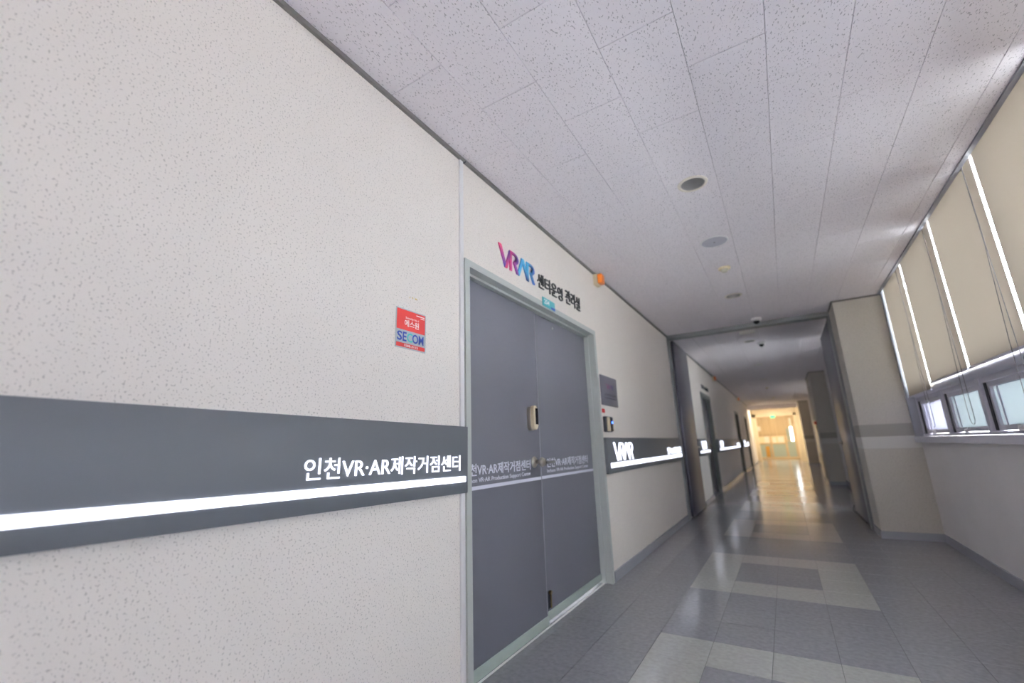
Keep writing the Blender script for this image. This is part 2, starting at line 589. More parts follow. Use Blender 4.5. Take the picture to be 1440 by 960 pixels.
# ------------------------------------------------------------------ trims and baseboards
def board(parent, name, mat, x0, x1, y0, y1, z0, z1, r=0.0):
    return bx(name, mat, parent, x0, x1, y0, y1, z0, z1, r)
bl = thing('baseboard_left', (0, 0, 0)); tag(bl, 'grey baseboard along the left wall', 'baseboard', kind='structure')
for a, b_ in ((Y_BACK, 1.70), (3.73, 6.94), (8.3, 9.68), (11.02, 16.84), (18.06, 20.94), (22.16, Y_END)):
    board(bl, 'board', M['base'], 0, 0.014, a, b_, 0, 0.078)
br = thing('baseboard_right', (XR, 0, 0)); tag(br, 'grey baseboard below the windows', 'baseboard', kind='structure')
board(br, 'board', M['base'], XR - 0.014, XR, Y_BACK, 6.438, 0, 0.078)
bf = thing('baseboard_right_far', (2.43, 8, 0)); tag(bf, 'dark baseboard on the right beyond the fire doors', 'baseboard', kind='structure')
for a, b_ in ((7.42, 13.18), (14.92, 22.98), (24.02, Y_END)):
    board(bf, 'board', M['base'], 2.416, 2.43, a, b_, 0, 0.11)
t1 = bx('trim_1', M['edge'], None, 0, 0.016, Y_BACK, 6.95, H - 0.022, H - 0.001); tag(t1, 'grey ceiling edge trim on the near left wall', 'trim', kind='structure')
t2 = bx('trim_2', M['edge'], None, 0, 0.016, 7.12, Y_END, H - 0.022, H - 0.001); tag(t2, 'grey ceiling edge trim on the far left wall', 'trim', kind='structure')
bm = B()
prism_y(bm, [(2.535, H - 0.012), (2.562, H - 0.012), (2.562, H + 0.14), (2.552, H + 0.14), (2.552, H + 0.0), (2.535, H + 0.0)], Y_BACK, 6.44)
t3 = obj('trim_3', bm, M['edge_r']); tag(t3, 'grey metal edge of the blind pocket above the windows', 'trim', kind='structure')
t4 = obj('trim_4', rbox(0, 0.013, 1.722, 1.752, 0, H - 0.024, 0.004), M['white_plastic'], smooth=True)
tag(t4, 'narrow white vertical cover strip between speckled wall and double door', 'trim', kind='structure')
dk = obj('torn_cable_stub', tube(B(), [(0.006, 1.752, H - 0.026), (0.014, 1.757, H - 0.03), (0.017, 1.768, H - 0.016), (0.012, 1.776, H - 0.012)], [0.006, 0.005, 0.004, 0.002], 6), M['gasket'])
tag(dk, 'tiny dark stub at top of the white strip, under the ceiling', 'stub')

# ------------------------------------------------------------------ windows
def make_window(i, y1, y0, label, dx=0.0, glass='clear'):
    """one bay between y0 (near) and y1 (far)"""
    w = thing(f'window_{i}', (2.66, (y0 + y1) / 2, 1.06)); tag(w, label, 'window', kind='structure')
    mw = 0.032
    xa, xb = 2.635, 2.715
    fr = bx('frame', M['alu'], w, xa, xb, y1 - mw, y1, 1.062, 2.82, 0.004)
    bx('mullion', M['alu'], w, xa, xb, y0, y0 + mw, 1.062, 2.82, 0.004)
    bx('bottom_rail', M['alu'], w, xa, xb, y0 + mw, y1 - mw, 1.062, 1.085, 0.003)
    tr = B()
    prof = [(2.70, 1.475)] + [(2.652 + 0.045 * -math.cos(a) * 0.9, 1.518 + 0.045 * math.sin(a)) for a in [(-90 + 18 * k) * math.pi / 180 for k in range(11)]] + [(2.70, 1.563)]
    prism_y(tr, prof, y0 + 0.001, y1 - 0.001)
    obj('transom', tr, M['alu'], w, smooth=True)
    bx('head_rail', M['alu'], w, xa, xb, y0 + mw, y1 - mw, 2.79, 2.82, 0.003)
    bx('hinge_rail', M['alu'], w, 2.648, 2.71, y0 + mw, y1 - mw, 1.435, 1.478, 0.003)
    # lower hopper sash
    s0, s1, sz0, sz1 = y0 + mw + 0.012, y1 - mw - 0.046, 1.09, 1.432
    sf = B()
    t = 0.035
    box(sf, 2.66, 2.70, s0, s0 + t, sz0, sz1); box(sf, 2.66, 2.70, s1 - t, s1, sz0, sz1)
    box(sf, 2.66, 2.70, s0 + t, s1 - t, sz0, sz0 + t); box(sf, 2.66, 2.70, s0 + t, s1 - t, sz1 - t, sz1)
    sash = obj('sash', sf, M['alu'], w)
    bx('pane', M[glass], sash, 2.678, 2.682, s0 + t, s1 - t, sz0 + t, sz1 - t)
    bx('sash_bar', M['alu'], sash, 2.672, 2.70, s1 - t - 0.085, s1 - t - 0.07, sz0 + t, sz1 - t)
    bx('gasket', M['gasket'], w, 2.655, 2.70, s1 + 0.002, s1 + 0.045, sz0, sz1)
    h = B()
    box(h, 2.645, 2.66, (s0 + s1) / 2 + 0.06, (s0 + s1) / 2 + 0.12, sz0 + 0.018, sz0 + 0.034)
    box(h, 2.635, 2.66, (s0 + s1) / 2 + 0.08, (s0 + s1) / 2 + 0.095, sz0 - 0.012, sz0 + 0.02)
    obj('handle', h, M['white_plastic'], sash)
    # upper light
    bx('upper_pane', M['clear'], w, 2.674, 2.678, y0 + mw, y1 - mw, 1.563, 2.79)
    for o in w.children:
        o.location.x += dx
    return w
BAY = 0.94
FAR_BAYS = []
nb = 12
names = ['farthest window bay, beside the beige pillar', 'second window bay from the beige pillar', 'third window bay from the beige pillar', 'fourth window bay from the beige pillar']
for i in range(nb):
    y1, y0 = [6.45 - BAY * q - (0.12 if q >= 3 else 0) for q in (i, i + 1)]
    make_window(i + 1, y1, y0, names[i] if i < 4 else f'aluminium window bay {i + 1} added unseen along the near end of the window wall for daylight', glass=('frost_mid', 'frost', 'frost', 'clear', 'clear', 'frost_bright', 'frost_bright', 'frost_mid')[min(i, 7)])  # near bays are unseen light sources; glass picked by daylight let through
for q, (a, b_) in enumerate(((7.55, 8.35), (8.35, 9.15), (15.1, 16.05), (16.05, 17.0), (17.0, 17.95), (17.95, 18.9))):
    make_window(nb + 1 + q, b_, a, f'window bay {q + 1} added on the far right for daylight, unseen behind pillar and fire door', dx=-0.19, glass='clear' if q < 2 else 'frost_mid')  # unseen windows added to bring daylight into the far corridor
    FAR_BAYS.append((a, b_))
sill = obj('sill', rbox(2.555, 2.66, Y_BACK, 6.449, 1.002, 1.061, 0.006), M['sill'], smooth=True)
sill.name = 'window_sill'
tag(sill, 'pale metal sill running below the windows', 'sill', kind='structure')

wj = bx('window_jamb', M['jamb'], None, 2.565, 2.64, 6.418, 6.4495, 1.062, 2.85, 0.004)
tag(wj, 'grey metal upright between the beige pillar and farthest blind', 'window jamb', kind='structure')

# ------------------------------------------------------------------ roller blinds
def blind(y0, y1, zb, label, chain=True, x=2.592):
    b_ = thing('roller_blind', (x, (y0 + y1) / 2, 2.8)); tag(b_, label, 'blind', group='beige roller blinds at the windows')
    bm = B()
    n = 10
    prev = None
    for k in range(n + 1):
        yy = y0 + (y1 - y0) * k / n
        w = 0.003 * math.sin(k * 1.9)
        a = bm.verts.new((x + w, yy, zb)); c = bm.verts.new((x, yy, 2.80))
        if prev:
            bm.faces.new((prev[0], a, c, prev[1]))
        prev = (a, c)
    obj('fabric', bm, M['blind'], b_, smooth=True)
    obj('roller', tube(B(), [(x + 0.012, y0 - 0.008, 2.815), (x + 0.012, y1 + 0.008, 2.815)], 0.018, 12), M['blind_roll'], b_, smooth=True)
    obj('bottom_bar', rbox(x - 0.007, x + 0.007, y0 - 0.002, y1 + 0.002, zb - 0.012, zb + 0.004, 0.003), M['alu'], b_, smooth=True)
    if chain:
        yc = y0 + 0.05
        pts = [(x - 0.025, yc, 2.80)] + [(x - 0.025 - 0.003 * math.sin(k), yc, 2.7 - 0.2 * k) for k in range(7)]
        pts = [(x - 0.025, yc, 2.79), (x - 0.027, yc + 0.002, 2.2), (x - 0.026, yc, 1.6), (x - 0.028, yc - 0.005, 1.25)]
        for k in range(1, 8):
            a = math.pi * k / 8
            pts.append((x - 0.028, yc + 0.045 - 0.05 * math.cos(a), 1.19 - 0.05 * math.sin(a)))
        pts += [(x - 0.028, yc + 0.095, 1.25), (x - 0.025, yc + 0.085, 1.6), (x - 0.02, yc + 0.03, 2.2), (x - 0.02, yc + 0.02, 2.79)]
        obj('bead_chain', tube(B(), pts, 0.0022, 5), M['cord'], b_)
    return b_
M['blind_roll'] = pbr('rolled_fabric', (206, 192, 164), 0.8)
blind(5.537, 6.405, 1.49, 'narrowest-looking beige roller blind, hanging lowest beside the pillar')
blind(4.50, 5.492, 1.55, 'beige roller blind second from the pillar, between two bright gaps')
blind(3.53, 4.462, 1.55, 'beige roller blind third from the pillar')
blind(2.57, 3.488, 1.55, 'beige roller blind cut by the right edge of the photo')
for k in range(8):  # unseen blinds, lowered to limit light from the near windows
    blind(1.60 - 0.94 * k, 2.51 - 0.94 * k, 1.55, 'beige blind added outside the view to hold back daylight at the near windows', chain=False)

for q, (a, b_) in enumerate(FAR_BAYS):
    blind(a + 0.02, b_ - 0.02, 1.9 if q < 2 else 1.56, 'unseen beige blind added to weaken daylight from the hidden far windows', chain=False, x=2.405)  # unseen blinds added to cut the far windows' light

# ------------------------------------------------------------------ double door (door_1)
d1 = thing('door_1', (-0.05, 2.73, 0)); tag(d1, 'slate grey steel double door in a pale grey-green frame', 'door', kind='structure')
FY_0, FY_1, FZ = 1.765, 3.715, 2.098
def frame_bm(y0, y1, z1, w, xf, xb, step):
    """steel frame with a rebate: front face, then a stepped reveal"""
    bm = B()
    box(bm, xb, xf, y0, y0 + w, 0, z1)
    box(bm, xb, xf, y1 - w, y1, 0, z1)
    box(bm, xb, xf, y0 + w, y1 - w, z1 - w, z1)
    return bm
fr = obj('frame', frame_bm(FY_0, FY_1, FZ, 0.04, 0.012, -0.15, 0), M['frame'], d1)
st = B()
box(st, -0.15, -0.045, FY_0 + 0.04, FY_0 + 0.052, 0, FZ - 0.04)
box(st, -0.15, -0.045, FY_1 - 0.052, FY_1 - 0.04, 0, FZ - 0.04)
box(st, -0.15, -0.045, FY_0 + 0.052, FY_1 - 0.052, FZ - 0.054, FZ - 0.04)
obj('door_stop', st, M['frame'], d1)
SEAM = 2.70
def leaf(y0, y1, xf, zr0, zr1, txt0, txt1, first):
    lf = bx('leaf', M['door'], d1, xf - 0.045, xf, y0, y1, zr0, FZ - 0.058, 0.002)
    if first:
        lf['label'] = 'left leaf with the lock and knob'
    bx('bottom_rail', M['rail'], lf, xf - 0.04, xf + 0.008, y0, y1, zr0, zr1, 0.002)
    bx('painted_line', M['door_print'], lf, xf, xf + 0.0012, y0 + 0.002, y1 - 0.002, 0.870, 0.889)
    lettering('korean_lettering', '인천VR·AR제작거점센터', M['door_print'], lf, xf, xf + 0.0012, txt0, txt1, 0.940, 1.003, 0.012)
    lettering('english_lettering', 'Incheon VR·AR Production Support Center', M['door_print'], lf, xf, xf + 0.0012, txt0, txt1, 0.900, 0.930, 0.006)
    return lf
lf1 = leaf(FY_0 + 0.054, SEAM - 0.002, -0.072, 0.006, 0.058, 1.84, 2.55, True)
lf2 = leaf(SEAM + 0.002, FY_1 - 0.054, -0.082, 0.022, 0.072, 2.80, 3.55, False)
bx('astragal', M['edge_r'], lf1, -0.072, -0.070, SEAM - 0.012, SEAM - 0.002, 0.07, FZ - 0.06)
bx('threshold', M['floor_mid'], d1, -0.13, -0.001, FY_0 + 0.04, FY_1 - 0.04, -0.03, 0.0008)
bx('white_sealant', M['white_plastic'], d1, -0.064, -0.052, FY_0 + 0.04, FY_1 - 0.04, 0.0, 0.004)
# digital lock
lk = thing('door_lock', (-0.07, 2.6, 1.27), d1)
lk['label'] = 'silver and cream digital lock with black glass'
def pill(x0, x1, y0, y1, z0, z1, r, seg=5):
    """upright plate with round ends"""
    yc, w = (y0 + y1) / 2, (y1 - y0) / 2
    poly = [(yc + w * math.cos(a), z1 - w + w * math.sin(a)) for a in [math.pi * k / 10 for k in range(11)]]
    poly += [(yc + w * math.cos(a), z0 + w + w * math.sin(a)) for a in [math.pi + math.pi * k / 10 for k in range(11)]]
    bm = prism_x(B(), poly, x0, x1)
    bmesh.ops.bevel(bm, geom=[e for e in bm.edges if abs(e.verts[0].co.x - x1) < 1e-5 and abs(e.verts[1].co.x - x1) < 1e-5], offset=r, segments=3, profile=0.6, affect='EDGES')
    return bm
obj('lock_body', pill(-0.072, -0.048, 2.53, 2.60, 1.185, 1.345, 0.006), M['steel'], lk, smooth=True)
obj('lock_cover', pill(-0.048, -0.022, 2.537, 2.593, 1.19, 1.348, 0.008), M['cream_plastic'], lk, smooth=True)
bx('touch_glass', M['black'], lk, -0.0224, -0.0205, 2.556, 2.590, 1.225, 1.330, 0.0006)
# knob set
kb = thing('door_knob', (-0.05, 2.55, 0.98), d1)
obj('rosette', lathe(B(), [(0, 0), (0.036, 0), (0.036, 0.004), (0.028, 0.012), (0.012, 0.016), (0, 0.016)], (-0.072, 2.60, 0.985), 24, 'x'), M['steel'], kb, smooth=True)
obj('neck', lathe(B(), [(0, 0), (0.011, 0), (0.011, 0.03), (0, 0.03)], (-0.058, 2.60, 0.985), 16, 'x'), M['steel'], kb, smooth=True)
obj('knob', lathe(B(), [(0, 0), (0.014, 0), (0.028, 0.012), (0.03, 0.022), (0.024, 0.034), (0.01, 0.038), (0, 0.038)], (-0.032, 2.60, 0.985), 24, 'x'), M['steel'], kb, smooth=True)
lv = thing('door_latch', (-0.06, 2.78, 0.975), d1)
bx('latch_plate', M['dark_plastic'], lv, -0.082, -0.068, 2.735, 2.765, 0.955, 0.995, 0.003)
bx('latch_bar', M['can_in'], lv, -0.074, -0.06, 2.765, 2.90, 0.966, 0.985, 0.004)
# foot bolt
fb = thing('foot_bolt', (-0.07, 2.74, 0.1), d1)
bx('bolt_plate', M['dark_plastic'], fb, -0.082, -0.079, 2.725, 2.765, 0.085, 0.185, 0.001)
obj('bolt_rod', tube(B(), [(-0.07, 2.745, 0.09), (-0.07, 2.745, 0.178)], 0.006, 10), M['brass'], fb, smooth=True)
obj('bolt_knob', lathe(B(), [(0, 0), (0.012, 0), (0.012, 0.014), (0, 0.014)], (-0.078, 2.745, 0.176), 12, 'x'), M['brass'], fb, smooth=True)
obj('screw_cap', lathe(B(), [(0, 0), (0.009, 0), (0.007, 0.005), (0, 0.006)], (-0.082, 3.01, 1.985), 12, 'x'), M['white_plastic'], d1, smooth=True)

# ------------------------------------------------------------------ illuminated wall signs
def capsule_strip(x0, x1, y0, y1, z0, z1):
    return rbox(x0, x1, y0, y1, z0, z1, 0.003, 2)

LOGO = [
 ('V1', [(0.0, 0.97), (0.065, 0.97), (0.175, 0.20), (0.145, 0.02)]),
 ('V2', [(0.145, 0.02), (0.205, 0.02), (0.295, 0.68), (0.275, 0.95)]),
 ('R1', None), ('A1', [(0.465, 0.02), (0.53, 0.02), (0.635, 0.72), (0.605, 0.95)]),
 ('A2', [(0.595, 0.95), (0.665, 0.95), (0.805, 0.02), (0.745, 0.02)]), ('R2', None)]
def r_poly(x):
    """open R: stem, bowl and leg as three overlapping outlines"""
    out = [[(x, 0.95), (x + 0.055, 0.95), (x + 0.05, 0.02), (x, 0.02)]]
    o, i_ = [], []
    for k in range(9):
        a = math.pi / 2 - math.pi * k / 8
        o.append((x + 0.12 + 0.115 * math.cos(a), 0.68 + 0.27 * math.sin(a)))
        i_.append((x + 0.12 + 0.068 * math.cos(a), 0.68 + 0.155 * math.sin(a)))
    out.append([(x + 0.03, 0.95)] + o + [(x + 0.10, 0.41), (x + 0.10, 0.525)] + i_[::-1] + [(x + 0.03, 0.835)])
    out.append([(x + 0.10, 0.46), (x + 0.155, 0.46), (x + 0.235, 0.02), (x + 0.18, 0.02)])
    return out
def logo_pieces(x0, x1, y0, y1, z0, z1):
    res = []
    for nm, poly in LOGO:
        polys = [poly] if poly else r_poly(0.275 if nm == 'R1' else 0.745)
        bm = B()
        for q, p in enumerate(polys):
            prism_x(bm, [(y0 + (y1 - y0) * u, z0 + (z1 - z0) * v) for u, v in p], x0, x1 + 0.0002 * q)
        bmesh.ops.triangulate(bm, faces=[f for f in bm.faces if len(f.verts) > 4])
        res.append((nm, bm))
    return res

def wall_sign(y0, y1, z0, z1, label, strip, logo=None, text=None, xf=0.03, tilt=0.0, body='인천VR·AR제작거점센터'):
    s = thing('illuminated_sign', (0, y1, z0)); tag(s, label, 'sign', group='lit slate signs along the left wall')
    bx('panel', M['sign'], s, 0, xf, y0, y1, z0, z1, 0.002)
    obj('light_strip', capsule_strip(xf - 0.001, xf + 0.006, *strip), M['led'], s, smooth=True)
    if logo:
        bm = B()
        for nm, lb in logo_pieces(xf - 0.001, xf + 0.004, *logo):
            me = bpy.data.meshes.new('tmp'); lb.to_mesh(me); lb.free(); bm.from_mesh(me); bpy.data.meshes.remove(me)
        obj('logo_letters', bm, M['led'], s)
    if text:
        lettering('korean_letters', body, M['led'], s, xf - 0.001, xf + 0.003, *text, 0.0)
    s.rotation_euler = (tilt, 0, 0)
    return s
wall_sign(-1.6, 1.748, 0.879, 1.187, 'largest lit slate sign, left of the double door, Korean letters above a bar of light',
          (-1.4, 1.728, 0.929, 0.956), text=(0.885, 1.687, 0.982, 1.052), tilt=-0.0165)
wall_sign(3.735, 6.93, 0.838, 1.143, 'lit slate sign just right of the double door, with VRAR logo', (3.80, 6.90, 0.884, 0.926),
          logo=(3.90, 4.50, 0.935, 1.108), text=(6.02, 6.88, 0.935, 1.026))
wall_sign(8.36, 9.66, 0.845, 1.138, 'short lit sign between the fire door leaf and the next doorway', (8.44, 9.60, 0.89, 0.93),
          logo=(8.62, 9.22, 0.945, 1.108), xf=0.06)
wall_sign(11.1, 16.7, 0.845, 1.135, 'long lit sign in the dim far corridor, after the next doorway', (11.25, 16.6, 0.885, 0.93),
          logo=(11.35, 12.0, 0.945, 1.108), text=(15.5, 16.4, 0.94, 1.03), xf=0.05)
wall_sign(18.2, 20.8, 0.845, 1.135, 'farthest lit sign, near the warm lobby', (18.3, 20.7, 0.885, 0.93),
          logo=(18.4, 19.0, 0.945, 1.108), text=(19.7, 20.6, 0.94, 1.03), xf=0.05)

def smudge(name, mat, parent, x0, x1, y0, y1, z0, z1, n):
    """row of strokes for print too small or too blurred to read"""
    bm = B()
    w = (y1 - y0) / n
    for k in range(n):
        a = y0 + k * w
        hgt = (z1 - z0) * (0.75 + 0.25 * ((k * 7) % 3) / 2)
        box(bm, x0, x1, a, a + w * 0.16, z0, z0 + hgt)
        box(bm, x0, x1, a + w * 0.16, a + w * 0.72, z0 + hgt * (0.0, 0.45, 0.8)[k % 3], z0 + hgt * ((0.0, 0.45, 0.8)[k % 3] + 0.2))
        box(bm, x0, x1, a + w * 0.56, a + w * 0.72, z0, z0 + hgt * 0.98)
    return obj(name, bm, mat, parent)

# ------------------------------------------------------------------ lettering and plates on the near wall
lg = thing('wall_logo', (0.004, 2.35, 2.19)); tag(lg, 'pink, purple and blue VRAR logo above the double door', 'logo')
GR = {'V1': ((70, 80, 180), (222, 66, 110), 'Z'), 'V2': ((222, 70, 116), (74, 78, 178), 'Z'), 'R1': ((214, 70, 130), (84, 72, 170), 'Y'),
      'A1': ((70, 182, 222), (60, 140, 205), 'Z'), 'A2': ((66, 96, 180), (72, 190, 228), 'Z'), 'R2': ((76, 180, 224), (66, 92, 180), 'Y')}
for nm, bm in logo_pieces(0.0, 0.008, 2.117, 2.592, 2.192, 2.342):
    c0, c1, ax = GR[nm]
    obj('logo_stroke', bm, gradient_mat('logo_' + nm, c0, c1, ax), lg)
rt = thing('room_name_lettering', (0.004, 3.0, 2.2)); tag(rt, 'dark Korean room name letters to the right of the colour logo', 'lettering')
lettering('letters', '센터운영', M['black_print'], rt, 0.0, 0.010, 2.628, 3.05, 2.198, 2.310, 0.0)
lettering('letters', '관리실', M['black_print'], rt, 0.0, 0.010, 3.11, 3.405, 2.208, 2.330, 0.0)
np_ = thing('room_number_plate', (0.016, 2.78, 2.07)); tag(np_, 'small teal 204 plate on the door frame head', 'plate')
pl = bx('plate', M['teal_plate'], np_, 0.012, 0.018, 2.672, 2.868, 2.071, 2.135, 0.001)
bx('blue_corner', M['blue_plate'], np_, 0.018, 0.0186, 2.80, 2.868, 2.071, 2.088)
lettering('number', '204', M['white_print'], np_, 0.018, 0.0186, 2.692, 2.775, 2.088, 2.126, 0.02)

# security sticker
ss = thing('security_sticker', (0, 1.378, 1.513)); tag(ss, 'red and silver SECOM security sticker on the speckled wall', 'sticker')
bx('backing', M['silver'], ss, 0, 0.0012, 1.284, 1.472, 1.513, 1.694)
bx('red_field', M['red'], ss, 0.0012, 0.0017, 1.290, 1.466, 1.597, 1.689)
bx('red_bar', M['red'], ss, 0.0012, 0.0017, 1.290, 1.466, 1.519, 1.537)
bm = B()
box(bm, 0.0017, 0.002, 1.408, 1.461, 1.6765, 1.6805); box(bm, 0.0017, 0.002, 1.436, 1.461, 1.669, 1.672)
obj('small_print', bm, M['white_print'], ss)
lettering('slogan', 'Security No.1', M['white_print'], ss, 0.0017, 0.002, 1.342, 1.424, 1.648, 1.660, 0.01)
lettering('korean_name', '에스원', M['white_print'], ss, 0.0017, 0.002, 1.336, 1.426, 1.615, 1.646, 0.015)
for k, (ch, mt) in enumerate(zip('SECOM', ('blue_print', 'blue_print', 'teal_print', 'blue_print', 'blue_print'))):
    a = [1.294, 1.327, 1.353, 1.386, 1.426][k]; b_ = [1.323, 1.350, 1.388, 1.423, 1.458][k]
    lettering('brand_letter', ch, M[mt], ss, 0.0012, 0.0018, a, b_, 1.546, 1.588, 0.02)
lettering('phone_number', '1588-3112', M['white_print'], ss, 0.0017, 0.002, 1.337, 1.421, 1.523, 1.533, 0.01)
for (ya, yb, za, zb, lb) in ((1.362, 1.366, 1.752, 1.757, 'smallest, leftmost'), (1.381, 1.387, 1.755, 1.761, 'middle'), (1.398, 1.412, 1.754, 1.761, 'largest, rightmost')):
    t = bx('tape_residue', M['residue'], None, 0, 0.0008, ya, yb, za, zb)
    tag(t, lb + ' of three tiny yellow tape scraps above the security sticker', 'tape', group='yellow tape scraps above the sticker')

# plaque, sticker and reader right of the door
pq = thing('wall_plaque', (0, 3.98, 1.43)); tag(pq, 'square grey plaque right of the double door, above the card reader', 'plaque')
bx('plaque_board', M['plaque'], pq, 0, 0.012, 3.765, 4.205, 1.432, 1.706, 0.002)
bm = B()
for nm, lb in logo_pieces(0.012, 0.0128, 3.90, 4.10, 1.585, 1.635):
    me = bpy.data.meshes.new('tmp'); lb.to_mesh(me); lb.free(); bm.from_mesh(me); bpy.data.meshes.remove(me)
obj('plaque_logo', bm, M['plaque_logo'], pq)
smudge('plaque_text', M['plaque_print'], pq, 0.012, 0.0126, 3.84, 4.16, 1.52, 1.545, 13)
smudge('plaque_small_text', M['plaque_print'], pq, 0.012, 0.0126, 3.84, 4.16, 1.495, 1.508, 26)
rs = bx('warning_sticker', M['red'], None, 0, 0.0015, 3.765, 3.84, 1.362, 1.398)
tag(rs, 'tiny red sticker between grey plaque and card reader', 'sticker')
cr = thing('card_reader', (0, 3.85, 1.19)); tag(cr, 'dark card reader with cream face and blue light', 'card reader')
bx('reader_body', M['dark_plastic'], cr, 0, 0.035, 3.765, 3.93, 1.192, 1.328, 0.008, 3)
bx('cream_face', M['cream_plastic'], cr, 0.034, 0.047, 3.772, 3.835, 1.198, 1.322, 0.005, 3)
bx('keypad_glass', M['black'], cr, 0.034, 0.041, 3.84, 3.925, 1.2, 1.32, 0.003)
obj('status_light', lathe(B(), [(0, 0), (0.010, 0), (0.008, 0.003), (0, 0.004)], (0.041, 3.893, 1.275), 12, 'x'), M['blue_led'], cr, smooth=True)

# orange emergency lights
def emergency_light(y, label, s=1.0):
    e = thing('emergency_light', (0, y, 2.6)); tag(e, label, 'emergency light', group='orange lights high on the left wall')
    bx('base_plate', M['cream_plastic'], e, 0, 0.04, y - 0.05 * s, y + 0.05 * s, 2.585, 2.695, 0.006)
    bx('orange_lens', M['orange'], e, 0.04, 0.085, y - 0.045 * s, y + 0.045 * s, 2.595, 2.690, 0.008)
    bx('clip', M['dark_plastic'], e, 0.045, 0.07, y - 0.02, y + 0.02, 2.689, 2.697)
    return e
emergency_light(3.86, 'nearest orange emergency light, at the ceiling edge past the colour logo')
emergency_light(12.1, 'orange emergency light above the dim doorway beyond the fire door', 1.3)
emergency_light(18.85, 'farther orange emergency light in the dim corridor', 1.3)
emergency_light(25.3, 'farthest orange emergency light, by the lobby', 1.3)

# ------------------------------------------------------------------ ceiling fixtures
def downlight(x, y, label):
    d = thing('downlight', (x, y, H)); tag(d, label, 'downlight', group='unlit recessed ceiling lamps')
    obj('trim_ring', lathe(B(), [(0.073, 0.0), (0.071, -0.004), (0.077, -0.008), (0.090, -0.005), (0.093, 0.0), (0.073, 0.0)], (x, y, H), 40), M['ring'], d, smooth=True)
    obj('reflector', lathe(B(), [(0.071, -0.003), (0.068, 0.03), (0.058, 0.08), (0.04, 0.11), (0, 0.112)], (x, y, H), 40), M['can'], d, smooth=True)
    obj('bulb', lathe(B(), [(0, 0.045), (0.018, 0.048), (0.026, 0.065), (0.022, 0.09), (0.012, 0.11)], (x, y, H), 20), M['can_in'], d, smooth=True)
for k, yy in enumerate(DOWNLIGHTS[:5]):
    downlight(1.09, yy, ['nearest unlit round recessed lamp in the ceiling', 'second unlit recessed lamp, past the smoke detector', 'unlit recessed lamp just beyond the fire door beam',
                         'unlit recessed lamp in the dim corridor beyond the second camera', 'farthest unlit recessed lamp visible in the dim corridor'][k])
sp = thing('ceiling_speaker', (1.095, 3.79, H)); tag(sp, 'round grey flush ceiling speaker after the nearest lamp', 'speaker')
obj('rim', lathe(B(), [(0.098, 0.0), (0.098, -0.006), (0.108, -0.004), (0.110, 0.0)], (1.095, 3.79, H), 40), M['white_plastic'], sp, smooth=True)
obj('grille', lathe(B(), [(0, -0.008), (0.02, -0.008), (0.06, -0.007), (0.098, -0.005), (0.098, 0.0)], (1.095, 3.79, H), 40), M['grille'], sp, smooth=True)
obj('badge', lathe(B(), [(0, -0.0095), (0.008, -0.0095), (0.008, -0.007)], (1.095, 3.79, H), 12), M['can_in'], sp)
def detector(y, label, x=1.10):
    s = thing('smoke_detector', (x, y, H)); tag(s, label, 'detector', group='ceiling smoke detectors')
    obj('base', lathe(B(), [(0.055, 0), (0.055, -0.012), (0.048, -0.018), (0, -0.018)], (x, y, H), 28), M['cream_plastic'], s, smooth=True)
    obj('chamber', lathe(B(), [(0.032, -0.017), (0.03, -0.034), (0.02, -0.044), (0, -0.046)], (x, y, H), 24), M['chamber'], s, smooth=True)
detector(4.47, 'cream smoke detector between the speaker and second lamp')
detector(16.2, 'small smoke detector far down the dim ceiling')
detector(20.2, 'farthest smoke detector near the lobby', 1.2)
def dome(x, y, label):
    s = thing('dome_camera', (x, y, H)); tag(s, label, 'camera', group='ceiling dome cameras')
    obj('housing', lathe(B(), [(0.062, 0), (0.064, -0.018), (0.056, -0.034), (0.04, -0.038), (0, -0.038)], (x, y, H), 28), M['white_plastic'], s, smooth=True)
    obj('dome', lathe(B(), [(0.04, -0.037), (0.037, -0.055), (0.026, -0.072), (0.012, -0.079), (0, -0.08)], (x, y, H), 24), M['black'], s, smooth=True)
dome(1.26, 6.73, 'dome camera on the ceiling in front of the fire door beam')
dome(1.25, 8.48, 'dome camera on the ceiling beyond the fire door beam')
ev = thing('emergency_sign_box', (1.1, 7.32, 2.66)); tag(ev, 'slim cream sign box hanging behind the fire door beam', 'sign box')
bx('sign_body', M['pale_case'], ev, 1.0, 1.21, 7.3, 7.335, 2.645, 2.70, 0.004)
obj('hanger', tube(B(), [(1.105, 7.318, 2.70), (1.105, 7.318, H)], 0.006, 8), M['white_plastic'], ev)

